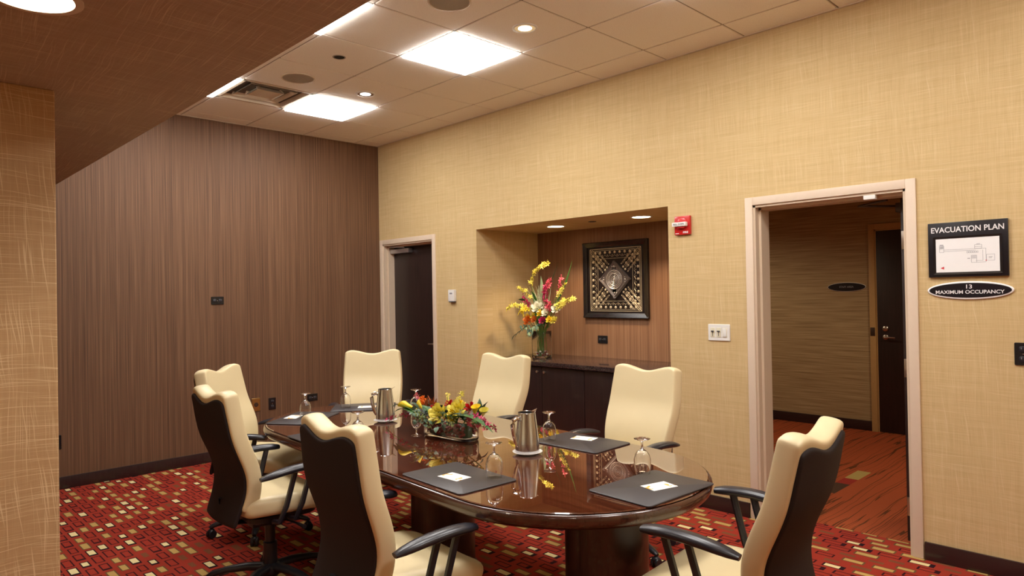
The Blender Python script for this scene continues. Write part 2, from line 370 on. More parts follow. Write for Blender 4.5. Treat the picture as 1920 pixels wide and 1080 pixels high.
def baseboard(name, x0, x1, y0, y1, label, h=.10): tag(MB().bbox(x0, x1, y0, y1, 0, h, .004).build(name, 'baseboard_wood'), label, 'baseboard', kind=ST)
baseboard('baseboard_back', 0, .016, YE, -.02, 'dark wooden baseboard along the brown striped wall')
baseboard('baseboard_right', 1.05, NX0, -.016, 0, 'dark baseboard between far door and niche')
baseboard('baseboard_right', NX1, 4.425, -.016, 0, 'dark baseboard between niche and open doorway')
baseboard('baseboard_right', 5.465, XE, -.016, 0, 'dark baseboard right of the open doorway')
baseboard('baseboard_hall', 1.2, 4.065, 3.484, 3.5, 'black baseboard along the hallway wall', .105)

# ------------------------------------------------------------------ suspended ceiling
T = .6096; X0 = .797 - T; YD = -.309
gx = [X0 + k * T for k in range(0, 14) if X0 + k * T < XE]; gy = [YD - k * T for k in range(0, 5)]
ceil = tag(MB().box(0, XE, SY, 0, H + .03, H + .09).build('ceiling', 'ceiling_back', smooth=False), 'suspended ceiling of square beige acoustic tiles', 'ceiling', kind=ST)
xs = [0] + gx + [XE]; ys = [0] + gy + [SY]
LIGHTS = {}; taken = set()
# lights at cross rows 1,4,7,10 ; columns B-C (j=2) and A-next (j=4)
for k in (1, 4, 7, 10):
    for j in (2, 4): taken.add((k, j))
taken.add((1, 3))
tile_mesh = {}
for i in range(len(xs) - 1):
    for j in range(len(ys) - 1):
        if (i - 1, j) in taken and i >= 1: continue
        w, d = xs[i + 1] - xs[i], ys[j] - ys[j + 1]
        key = (round(w, 3), round(d, 3))
        if key not in tile_mesh:
            tile_mesh[key] = MB().sweep(rrect(w - .011, d - .011, .004, 1), [(0, .03), (0, .001), (-.003, -.003)]).mesh('tile', 'ceiling_tile', smooth=False)
        share('tile', tile_mesh[key], ceil, ((xs[i] + xs[i + 1]) / 2, (ys[j] + ys[j + 1]) / 2, H))
for x in gx: MB().box(x - .009, x + .009, SY, 0, H + .002, H + .03).build('grid_runner', 'runner', ceil, smooth=False)
for y in gy: MB().box(0, XE, y - .009, y + .009, H + .003, H + .03).build('grid_runner', 'runner', ceil, smooth=False)
MB().box(0, XE, -.02, 0, H - .006, H - .003).build('edge_angle', 'wall_angle', ceil, smooth=False)
MB().box(0, .02, SY, -.02, H - .006, H - .003).build('edge_angle', 'wall_angle', ceil, smooth=False)
names = {(1, 2): 'bright square ceiling light panel nearest the room corner, beside the air vent', (4, 2): 'bright square ceiling light panel in middle of ceiling, the largest fully seen',
         (1, 4): 'small sliver of ceiling light panel by soffit edge beside the air vent', (4, 4): 'long sliver of ceiling light panel along soffit edge at top of photo',
         (7, 2): 'added ceiling light panel over near table end, unseen above the frame', (7, 4): 'added ceiling light panel beside soffit, unseen above the frame', (10, 2): 'added unseen ceiling light panel above the camera near the beige wall', (10, 4): 'added unseen ceiling light panel above the camera beside the soffit'}  # panels out of frame continue the pattern, added to light the room
for (k, j), lab in names.items():
    cx, cy = X0 + (k + .5) * T, YD - (j - .5) * T
    t = thing('ceiling_light', lab, 'ceiling light', (cx, cy, H), 0, 'square fluorescent ceiling panels')
    MB().sweep(rrect(.600, .600, .004, 1), [(0, .02), (0, -.004), (-.008, -.004), (-.008, .004)], cap0=False, cap1=False).build('frame', 'white_plastic', t, smooth=False)
    MB().box(-.290, .290, -.290, .290, -.020, .012).build('diffuser', 'troffer', t, smooth=False)  # lens dropped below the tiles so its glowing sides brighten the ceiling
# air diffuser
t = thing('air_vent', 'stepped square metal air vent in ceiling beside corner light panel', 'air vent', (X0 + 1.5 * T, YD - 2.5 * T, H))
MB().box(-.3, .3, -.3, .3, .10, .105).build('duct_opening', 'dark_hole', t, smooth=False)
MB().sweep(rrect(.60, .60, .004, 1), [(0, .02), (0, -.004), (-.03, -.004), (-.055, .055), (-.055, .10)], cap0=False, cap1=False).build('frame', 'diffuser_metal', t, smooth=False)
for s_, z_ in ((.40, .008), (.24, .002)):
    MB().sweep(rrect(s_, s_, .004, 1), [(0, z_), (-.05, z_ + .045), (-.053, z_ + .045), (-.004, z_ - .003)], cap0=False, cap1=False).build('louver', 'diffuser_metal', t, smooth=False)
MB().box(-.10, .10, -.10, .10, .004, .008).build('center_plate', 'diffuser_metal', t, smooth=False)
# speakers, sprinkler cover, downlights
def speaker(x, y, lab):
    t = thing('ceiling_speaker', lab, 'speaker', (x, y, H - .003), 0, 'round ceiling speakers')
    MB().lathe([(.128, .001), (.128, -.006), (.118, -.008), (.116, -.004)], 40).build('rim', 'diffuser_metal', t)
    MB().lathe([(.117, -.004), (.06, -.007), (.001, -.008)], 40).build('grille', 'speaker_grille', t)
speaker(1.70, -1.834, 'round grey ceiling speaker beside the air vent'); speaker(3.56, -1.834, 'round grey ceiling speaker cut off by top of photo')
t = thing('sprinkler_cover', 'small dark round sprinkler hole in a ceiling tile', 'sprinkler', (2.32, -1.835, H - .003))
MB().lathe([(.046, .001), (.046, -.003), (.038, -.004), (.036, .0)], 28).build('rim', 'runner', t); MB().lathe([(.037, -.0015), (.001, -.0015)], 28).build('opening', 'dark_hole', t)
def can(x, y, lab):
    t = thing('recessed_downlight', lab, 'downlight', (x, y, H - .003), 0, 'small recessed ceiling downlights')
    MB().lathe([(.082, .001), (.082, -.004), (.068, -.006), (.066, .0)], 32).build('trim_ring', 'white_plastic', t)
    MB().lathe([(.067, -.004), (.055, -.0035), (.03, -.003), (.001, -.003)], 32).build('reflector', 'chrome', t)
    MB().lathe([(.045, -.0045), (.02, -.006), (.001, -.0065)], 24).build('lamp', 'can_lamp', t)
can(1.676, -1.215, 'small round chrome downlight near the corner ceiling panel'); can(3.573, -1.222, 'small round chrome downlight right of the middle ceiling panel')
def downlight(name, x, y, z, r, lab, mat, watts, col, group, cone=115):
    t = thing(name, lab, 'downlight', (x, y, z), 0, group)
    MB().lathe([(r * 1.25, .001), (r * 1.25, -.005), (r * 1.03, -.007), (r, .0)], 40).build('trim_ring', 'white_plastic' if group[0] != 's' else 'diffuser_metal', t)
    MB().lathe([(r, -.002), (r * .5, -.004), (.001, -.005)], 40).build('lens', mat, t)
    l = bpy.data.lights.new('downlight_beam', 'SPOT'); l.energy = watts; l.color = col; l.spot_size = R(cone); l.spot_blend = .6; l.shadow_soft_size = r * .7
    lo = bpy.data.objects.new('downlight_beam', l); C.objects.link(lo); lo.parent = t; lo.location = (0, 0, -.02)
WARM = (1, .76, .48)
downlight('niche_downlight', 2.35, .40, NZ, .075, 'round warm downlight in niche ceiling above the flower vase', 'warm_lamp', NICHE_W, WARM, 'niche downlights')
downlight('niche_downlight', 3.31, .40, NZ, .075, 'round warm downlight in niche ceiling above right of artwork', 'warm_lamp', NICHE_W, WARM, 'niche downlights')
t = thing('niche_sprinkler', 'tiny dark sprinkler disc in niche ceiling between the two lamps', 'sprinkler', (2.82, .36, NZ)); MB().lathe([(.035, .001), (.035, -.004), (.02, -.008), (.001, -.008)], 24).build('disc', 'bronze', t)
for x, y, lab in ((4.32, -3.97, 'large round downlight in the soffit cut by the top left corner'), (6.45, -3.97, 'added unseen soffit downlight above the camera'), (6.45, -5.3, 'added unseen soffit downlight behind the camera'), (4.32, -5.3, 'added unseen soffit downlight left of the frame')):  # only the first is in view; the others are added for room light
    downlight('soffit_downlight', x, y, SZ, .10, lab, 'soffit_lens', SOFFIT_W, (1, .84, .62), 'soffit downlights')
for x in (2.6, 5.6): downlight('hall_added_downlight', x, 1.9, 2.5, .08, 'added recessed hallway downlight %s of the doorway, out of sight' % ('left' if x < 4 else 'right'), 'warm_lamp', HALL_W, (1, .82, .58), 'hallway downlights, added', 165)  # unseen lamps added to light the hallway

# ------------------------------------------------------------------ doors
def casing(parent, x0, x1, zt, w, y=0.0, proud=.012, depth=.13, mat='door_paint', jm='jamb_paint', stop=True):
    m = MB(); m.bbox(x0 - w, x0 + .003, y - proud, y + .004, 0, zt + w, .003).bbox(x1 - .003, x1 + w, y - proud, y + .004, 0, zt + w, .003).bbox(x0 + .003, x1 - .003, y - proud, y + .004, zt - .003, zt + w, .003)
    m.build('door_casing', mat, parent)
    j = MB(); j.box(x0, x0 + .018, y, y + depth, 0, zt).box(x1 - .018, x1, y, y + depth, 0, zt).box(x0, x1, y, y + depth, zt - .018, zt)
    if stop: j.box(x0 + .018, x0 + .034, y + .05, y + depth - .045, 0, zt - .018).box(x0 + .018, x1 - .018, y + .05, y + depth - .045, zt - .034, zt - .018)
    j.build('door_jamb', jm, parent, smooth=False)
def lever(parent, x, y, z, dirx=1):
    MB().lathe([(.026, 0), (.026, .008), (.020, .012), (.011, .013), (.011, .045), (.001, .046)], 20, Matrix.Translation((x, y, z)) @ RX).build('rosette', 'nickel', parent)
    MB().tube([(x, y - .042, z), (x + dirx * .03, y - .045, z), (x + dirx * .10, y - .042, z - .003)], [.010, .009, .008], 8).build('door_handle', 'nickel', parent)
# far closed door
d1 = thing('door_1', 'dark brown closed door in pale frame beside the corner', 'door', kind=ST); d1['group'] = 'doors'
casing(d1, D1[0], D1[1], D1[2], .05, depth=.19)
MB().bbox(D1[0] + .02, D1[1] - .02, .13, .175, .008, D1[2] - .02, .003).build('door_leaf', 'door_wood', d1)
lever(d1, .87, .13, 1.02, -1)
MB().bbox(.11, .46, .07, .13, 2.015, 2.065, .006).build('closer_body', 'aluminium', d1)
MB().tube([(.40, .06, 2.075), (.17, .03, 2.088), (.62, .11, 2.094)], .008, 6).build('closer_arm', 'aluminium', d1)
# open doorway to the hall
d2 = thing('door_2', 'open doorway with pale casing leading to the orange carpeted hall', 'door', kind=ST); d2['group'] = 'doors'
casing(d2, D2[0], D2[1], D2[2], .05, depth=.2)
leaf = MB().bbox(5.318, 5.362, .205, 1.10, .012, D2[2] - .03, .003).build('door_leaf', 'door_wood', d2, label='dark door leaf swung open into the hall')
for z in (1.82, 1.05, .22): MB().bbox(5.322, 5.366, .196, .206, z - .055, z + .055, .002).build('hinge', 'nickel', d2)
MB().bbox(5.262, 5.316, .30, .60, 2.00, 2.06, .006).build('closer_body', 'bronze', d2)
MB().tube([(5.29, .45, 2.05), (5.05, .30, 2.06), (5.25, .19, 2.07)], .008, 6).build('closer_arm', 'bronze', d2)
MB().bbox(5.18, 5.245, -.004, .03, 2.062, 2.086, .002).build('contact_sensor', 'white_plastic', d2, label='small white contact sensor under the door head')
MB().box(5.386, 5.395, .02, .06, 1.45, 1.62).build('strike_plate', 'nickel', d2, smooth=False)
# hallway door
d3 = thing('door_3', 'dark hallway door in tan frame seen through the open doorway', 'door', kind=ST); d3['group'] = 'doors'
casing(d3, 4.125, 5.05, 2.155, .055, y=3.484, depth=.03, mat='hall_frame_paint', jm='hall_frame_paint', stop=False)
MB().bbox(4.14, 5.035, 3.484, 3.515, .008, 2.14, .003).build('door_leaf', 'door_wood', d3)
lever(d3, 4.22, 3.484, 1.01, 1)
MB().lathe([(.027, 0), (.027, .010), (.018, .016), (.001, .017)], 20, Matrix.Translation((4.22, 3.484, 1.10)) @ RX).build('deadbolt', 'nickel', d3)
MB().bbox(4.075, 4.12, 3.468, 3.474, 1.02, 1.11, .002).build('strike_plate', 'bronze', d3)

# ------------------------------------------------------------------ wall fittings on the beige wall
def plate(name, w, h, label, cat, loc, mat, ry=0, group=None, depth=.008):
    t = thing(name, label, cat, loc, 0, group); t.rotation_euler = (0, 0, ry)
    MB().sweep(rrect(w, h, .006, 3), [(0, 0), (0, depth * .6), (-.003, depth)], RX).build('cover_plate', mat, t); return t
def outlet(loc, label, vertical=True, rz=0, mat='black_plate'):
    w, h = (.075, .118) if vertical else (.118, .075)
    t = plate('wall_outlet', w, h, label, 'outlet', loc, mat, rz, 'black wall outlets')
    for s_ in (-1, 1):
        c = (0, s_ * .026) if vertical else (s_ * .026, 0)
        MB().sweep(rrect(.034, .03, .010, 3), [(0, .006), (0, .0095), (-.002, .0105)], Matrix.Translation((c[0], 0, c[1])) @ RX).build('socket', 'black_plastic', t)
        q = MB()
        for dx in (-.007, .007): q.box(c[0] + dx - .0012, c[0] + dx + .0012, -.0112, -.0102, c[1] - .001, c[1] + .009)
        q.build('slot', 'grey_print', t, smooth=False)
    MB().lathe([(.004, .008), (.003, .0095), (.0005, .0098)], 10, RX).build('screw', 'nickel', t)
    return t
# brown wall faces +x : plates rotated +90 about z
outlet((0.0, -1.827, 1.523), 'black horizontal outlet high on the brown striped wall', False, R(90))
outlet((0.0, -1.30, .475), 'black upright outlet low on brown wall left of table end', True, R(90))
outlet((0.0, -.86, .485), 'black horizontal outlet low on brown wall nearest the corner', False, R(90))
outlet((0.0, -3.14, .385), 'black outlet low on brown wall half hidden by the column', True, R(90))
t = plate('brass_plate', .085, .13, 'brass cover plate on brown wall behind the far left chair', 'wall plate', (0, -1.468, .485), 'brass', R(90)); MB().lathe([(.022, .006), (.022, .011), (.001, .012)], 20, RX).build('jack', 'bronze', t)
outlet((2.52, ND, 1.082), 'black horizontal outlet on niche wall below the artwork', False)
outlet((5.935, 0, 1.18), 'black outlet at right edge of photo on beige wall', True)
# light switches
t = plate('light_switch', .165, .116, 'white three-gang light switch plate left of open doorway', 'light switch', (4.221, 0, 1.243), 'white_plastic')
for k, x in enumerate((-.046, 0, .046)):
    MB().bbox(x - .0165, x + .0165, -.0105, -.007, -.033, .033, .0015).build('switch_frame', 'ivory_plastic', t)
    if k < 2:
        MB().bbox(x - .010, x + .010, -.017, -.010, .004, .013, .002).build('slider_knob', 'dark_print', t); MB().box(x - .002, x + .002, -.0115, -.0105, -.025, .006).build('slider_track', 'dark_print', t, smooth=False)
    else: MB().bbox(x - .013, x + .013, -.013, -.009, -.028, .029, .002).build('rocker', 'white_plastic', t)
# white wall sensor
t = thing('wall_sensor', 'small white sensor box on beige wall right of far door', 'sensor', (1.316, 0, 1.53))
MB().bbox(-.048, .048, -.034, 0, -.058, .06, .008).build('housing', 'white_plastic', t); MB().bbox(-.04, .04, -.03, -.003, -.066, -.058, .002).build('base', 'dark_print', t); MB().box(-.02, .02, -.0348, -.034, .015, .03).build('lens', 'grey_print', t, smooth=False)
# fire alarm pull station
t = thing('fire_alarm', 'red fire alarm pull station with white bar beside niche', 'fire alarm', (3.956, 0, 2.012))
MB().bbox(-.064, .064, -.022, 0, -.068, .068, .005).build('body', 'red_paint', t)
MB().lathe([(.045, .02), (.043, .027), (.03, .03), (.001, .031)], 28, Matrix.Translation((0, 0, .012)) @ RX).build('boss', 'red_paint', t)
MB().bbox(-.066, .048, -.055, -.026, -.008, .022, .004).build('pull_bar', 'white_plastic', t); MB().bbox(-.03, .03, -.045, -.02, -.022, -.008, .003).build('bar_bracket', 'red_paint', t)
text('bar_lettering', 'PULL DOWN', .018, 'dark_print', t, (-.008, -.0555, .006), width=.085); text('lettering', 'FIRE', .022, 'white_print', t, (.028, -.0226, -.052), width=.042, bold=.0004)
MB().box(-.056, -.028, -.0229, -.0221, -.060, -.055).build('label_strip', 'white_print', t, smooth=False)
# evacuation plan
t = thing('evacuation_plan', 'black framed evacuation plan sign with white floor plan', 'sign', (5.7015, 0, 1.738))
MB().bbox(-.184, .184, -.018, 0, -.15, .15, .003).build('board', 'black_sign', t)
MB().sweep(rrect(.318, .208, .004, 1), [(0, .017), (0, .022), (-.012, .020), (-.013, .017)], Matrix.Translation((.0, 0, -.032)) @ RX, cap0=False, cap1=False).build('paper_frame', 'frame_black', t, smooth=False)
MB().box(-.146, .146, -.0195, -.018, -.124, .060).build('paper', 'paper', t, smooth=False)
text('lettering', 'EVACUATION PLAN', .042, 'white_print', t, (0, -.0184, .108), width=.335, bold=.0006)
q = MB()
def ln(x0, z0, x1, z1, w=.0012):
    if abs(x1 - x0) > abs(z1 - z0): q.box(min(x0, x1), max(x0, x1), -.0202, -.0197, z0 - w / 2, z0 + w / 2)
    else: q.box(x0 - w / 2, x0 + w / 2, -.0202, -.0197, min(z0, z1), max(z0, z1))
def rc(x0, z0, x1, z1): ln(x0, z0, x1, z0); ln(x0, z1, x1, z1); ln(x0, z0, x0, z1); ln(x1, z0, x1, z1)
rc(-.128, -.014, -.108, .022)
for k in range(5): ln(-.126, .006 + k * .003, -.110, .006 + k * .003)
ln(-.108, -.001, .086, -.001); ln(-.108, -.009, .04, -.009); ln(.086, -.001, .086, -.074); ln(.072, -.009, .072, -.066); ln(.04, -.066, .072, -.066); ln(.04, -.074, .086, -.074)
rc(.036, .0, .068, .02); ln(.036, .009, .068, .009); rc(.02, -.074, .044, -.036)
for k in range(4): ln(.022, -.040 - k * .004, .042, -.040 - k * .004)
rc(.088, -.066, .124, -.034)
for k in range(6): rc(.0 + k * .009, -.022, .006 + k * .009, -.014)
ln(.098, -.047, .114, -.047, .002); ln(.098, -.053, .112, -.053, .002); ln(.002, -.052, .014, -.052, .003); ln(-.127, .027, -.110, .027, .003); ln(.044, .024, .060, .024, .002)
q.build('plan_drawing', 'grey_print', t, smooth=False)
q = MB(); q.add([(-.125, -.0203, -.100), (-.108, -.0203, -.092), (-.108, -.0203, -.108), (-.125, -.0197, -.100), (-.108, -.0197, -.092), (-.108, -.0197, -.108)], [(0, 1, 2), (3, 5, 4), (0, 3, 4, 1), (1, 4, 5, 2), (2, 5, 3, 0)])
q.build('red_arrow', 'red_print', t, smooth=False); MB().box(.084, .089, -.0203, -.0197, -.068, -.063).build('red_marker', 'red_print', t, smooth=False)
# oval signs
def oval(name, loc, a, b, label, lines, border):
    t = thing(name, label, 'sign', loc)
    MB().sweep(ellipse(a, b, 64), [(0, 0), (0, .008), (-.003, .010), (-border, .010)], RX, cap1=False).build('border', 'white_print', t)
    MB().sweep(ellipse(a - border, b - border, 64), [(0, .004), (0, .011)], RX).build('plate', 'black_sign', t)
    for k, (s_, sz, w, z) in enumerate(lines): text('lettering', s_, sz, 'white_print' if border > .004 else 'grey_print', t, (0, -.0116, z), width=w, bold=.0003)
oval('occupancy_sign', (5.706, 0, 1.514), .198, .049, 'oval black MAXIMUM OCCUPANCY sign with white border', [('13', .030, .027, .019), ('MAXIMUM OCCUPANCY', .027, .315, -.010)], .009)
oval('staff_sign', (3.834, 3.5, 1.547), .199, .05, 'oval black STAFF AREA sign on hallway wall', [('STAFF AREA', .030, .15, 0)], .0039)

# ------------------------------------------------------------------ niche cabinet, art
cab = thing('cabinet', 'dark wooden built-in cabinet with doors inside the niche', 'cabinet', (0, 0, 0))
CY = .22
MB().box(NX0 + .002, NX1 - .002, CY + .022, ND - .002, .08, .868).build('body', 'cabinet_wood', cab, smooth=False)
MB().box(NX0 + .002, NX1 - .002, CY + .07, ND - .01, 0, .08).build('toe_kick', 'black_plastic', cab, smooth=False)
seams = [NX0 + .002, 2.305, 2.81, 3.32, NX1 - .002]
for k in range(4):
    d_ = MB().bbox(seams[k] + .003, seams[k + 1] - .003, CY, CY + .02, .09, .86, .002).build('cabinet_door', 'cabinet_wood', cab)
    kx = seams[k + 1] - .045 if k % 2 == 0 else seams[k] + .045
    MB().lathe([(.006, 0), (.006, .010), (.012, .016), (.012, .022), (.001, .025)], 14, Matrix.Translation((kx, CY, .815)) @ RX).build('knob', 'nickel', d_)
tag(MB().bbox(NX0 + .001, NX1 - .001, CY - .03, ND - .001, .869, .909, .004).build('countertop', 'counter_stone'), 'dark speckled stone countertop over the niche cabinet', 'countertop')
art = thing('framed_art', 'black framed square artwork of gold ornament around a silver diamond', 'artwork', (2.688, ND, 1.655))
aw, ah = .759, .732
MB().sweep(rrect(aw, ah, .002, 1), [(0, 0), (0, .028), (-.008, .036), (-.035, .026), (-.048, .020), (-.048, .008)], RX, cap1=False).build('frame', 'frame_black', art, smooth=False)
MB().box(-aw / 2 + .04, aw / 2 - .04, -.010, -.004, -ah / 2 + .04, ah / 2 - .04).build('backing', 'dark_metal', art, smooth=False)
iw = .31
q = MB()
for k, (s_, w_) in enumerate(((iw, .005), (iw - .016, .003), (iw - .095, .003))): q.sweep(rrect(2 * s_ - .02, 2 * s_ - .02, .001, 1), [(0, .010), (0, .0135), (-w_, .0135), (-w_, .010)], RX, cap0=False, cap1=False)
q.build('gold_border', 'gold', art, smooth=False)
q = MB()
for sx in (-1, 1):
    for sz in (-1, 1):
        q = MB()
        for off in (-.055, -.044, -.015, .0, .015, .044, .055):
            a_ = math.atan2(sz, sx); n_ = Vector((-math.sin(a_), 0, math.cos(a_))) * off; e_ = Vector((math.cos(a_), 0, math.sin(a_)))
            l0 = .17; l1 = (iw - .015 - abs(off) * .72) * 1.414 - abs(off) * .3
            q.tube([e_ * l0 + n_ + Vector((0, -.012, 0)), e_ * l1 + n_ + Vector((0, -.012, 0))], .0024 if abs(off) in (.0, .015) else .0018, 5)
        q.build('diagonal_band', 'gold', art)['kind'] = 'stuff'
q = MB(); q2 = MB()
for side in range(4):
    Mx = Matrix.Rotation(side * PI / 2, 4, 'Y')
    for k in range(9):
        x = -.232 + k * .058; c = Mx @ Vector((x, -.011, .262)); q.sphere(c, .0135, (1, .35, 1), 10, 6)
        for e in (-1, 1):
            c2 = Mx @ Vector((x + .029 * e, -.011, .235)); q2.sphere(c2, .007, (1, .4, 1), 6, 5)
            a = Mx @ Vector((x, -.0115, .237)); b = Mx @ Vector((x + .026 * e, -.0115, .219)); q2.tube([a, b], .0018, 4)
    for k in range(4):
        for e in (-1, 1):
            c = Mx @ Vector(((.095 + k * .036) * e, -.011, .050 + .068 + k * .036)); q.sphere(c, .012, (1, .35, 1), 10, 6)
            c3 = Mx @ Vector(((.075 + k * .036) * e, -.011, .150 + k * .034)); q2.sphere(c3, .007, (1, .4, 1), 6, 5)
q.build('gold_rosettes', 'gold', art)['kind'] = 'stuff'; q2.build('gold_filigree', 'gold', art)['kind'] = 'stuff'
dm = .185
rot45 = Matrix.Rotation(R(45), 4, 'Y')
MB().sweep(rrect(dm * 1.414, dm * 1.414, .001, 1), [(0, .010), (0, .020), (-.012, .036), (-.024, .028), (-.030, .026)], rot45 @ RX).build('diamond', 'pewter', art, smooth=False)
q = MB()
for r_, t_ in ((.088, .005), (.074, .003), (.056, .0055), (.040, .003), (.026, .005), (.012, .004)):
    pts = [(r_ * math.cos(2 * PI * k / 36), -.028, r_ * math.sin(2 * PI * k / 36)) for k in range(37)]; q.tube(pts, t_, 6)
q.sphere((0, -.028, 0), .009)
for k in range(24): q.sphere((.065 * math.cos(k * PI / 12), -.027, .065 * math.sin(k * PI / 12)), .005, (1, 1, 1), 6, 4)
for k in range(4):
    a = k * PI / 2
    for off in (-.022, 0, .022): q.sphere((.125 * math.cos(a) + off * math.sin(a), -.027, .125 * math.sin(a) + off * math.cos(a)), .009 if off == 0 else .006, (1, .6, 1), 8, 5)
q.build('concentric_rings', 'silver', art)

# ------------------------------------------------------------------ conference table
TX, TY, TA, TL, TWD, TZ = 3.67, -1.995, -.06, 1.55, .62, .75
tab = thing('conference_table', 'long polished mahogany conference table with rounded ends', 'table', (TX, TY, 0), TA)
def stadium(L, W, n=28):
    out = []
    for k in range(n + 1):
        a = -PI / 2 + PI * k / n; out.append(((L - W + W * math.cos(a), W * math.sin(a)), (math.cos(a), math.sin(a))))
    for k in range(n + 1):
        a = PI / 2 + PI * k / n; out.append(((-(L - W) + W * math.cos(a), W * math.sin(a)), (math.cos(a), math.sin(a))))
    return out
so = stadium(TL, TWD)
MB().sweep(so, [(-.024, TZ - .012), (-.016, TZ - .003), (-.020, TZ)], cap0=True, cap1=True).build('table_top', 'table_wood', tab, angle=30)
MB().sweep(so, [(-.10, TZ - .055), (-.035, TZ - .062), (-.016, TZ - .060), (-.004, TZ - .046), (0, TZ - .032), (-.001, TZ - .018), (-.006, TZ - .008), (-.012, TZ - .006), (-.014, TZ - .010), (-.03, TZ - .011)], cap0=True, cap1=False).build('edge_moulding', 'table_edge_wood', tab, angle=50)
MB().sweep(stadium(TL - .16, TWD - .16), [(0, TZ - .10), (0, TZ - .054)], cap1=False).build('apron', 'pedestal_wood', tab)
for x in (-1.15, -.05, 1.15):
    MB().lathe([(.001, .0), (.19, 0), (.19, .05), (.175, .06), (.175, TZ - .10)], 40, Matrix.Translation((x, 0, 0))).build('pedestal', 'pedestal_wood', tab)

# ------------------------------------------------------------------ chairs
def solidify(bmv, faces, thick, levels, name, mat, parent, crease=None):
    me = bpy.data.meshes.new(name); me.from_pydata(bmv, [], faces); o = bpy.data.objects.new('tmp', me); C.objects.link(o)
    md = o.modifiers.new('s', 'SOLIDIFY'); md.thickness = thick; md.offset = 0; md.use_even_offset = False
    md = o.modifiers.new('u', 'SUBSURF'); md.levels = levels; md.render_levels = levels
    bpy.context.view_layer.update()
    m2 = bpy.data.meshes.new_from_object(o.evaluated_get(bpy.context.evaluated_depsgraph_get())); bpy.data.objects.remove(o)
    m2.name = name; m2.materials.clear(); m2.materials.append(MATS[mat])
    for p in m2.polygons: p.use_smooth = True
    return share(name, m2, parent)
US = [-1, -.94, -.8, -.6, -.4, -.2, 0, .2, .4, .6, .8, .94, 1]; VS = [0, .05, .15, .28, .4, .52, .64, .76, .88, .965, 1]
def back_surface(wscale, yoff, z0, ztop_off):
    vs = []; fs = []; nu = len(US) - 1; nv = len(VS) - 1
    for j in range(nv + 1):
        v = VS[j]
        for i in range(nu + 1):
            u = US[i]
            zt = 1.030 + ztop_off + .037 * (1 - math.cos(PI * min(1, abs(u) / .82))) / 2 - .020 * max(0, (abs(u) - .8) / .2) ** 2
            z = z0 + (zt - z0) * v
            zz = min(1, max(0, (z - .40) / .66))
            hw = (.205 + .050 * math.sin(min(1, zz * 1.25) * PI / 2) - .022 * max(0, zz - .6) / .4) * wscale
            y = -.232 + .050 * math.sin(PI * min(1, zz / .62)) - .128 * max(0, zz - .25) ** 1.2
            y += .022 * u * u + yoff
            vs.append((u * hw, y, z))
    for j in range(nv):
        for i in range(nu): a = j * (nu + 1) + i; fs.append((a, a + 1, a + nu + 2, a + nu + 1))
    return vs, fs
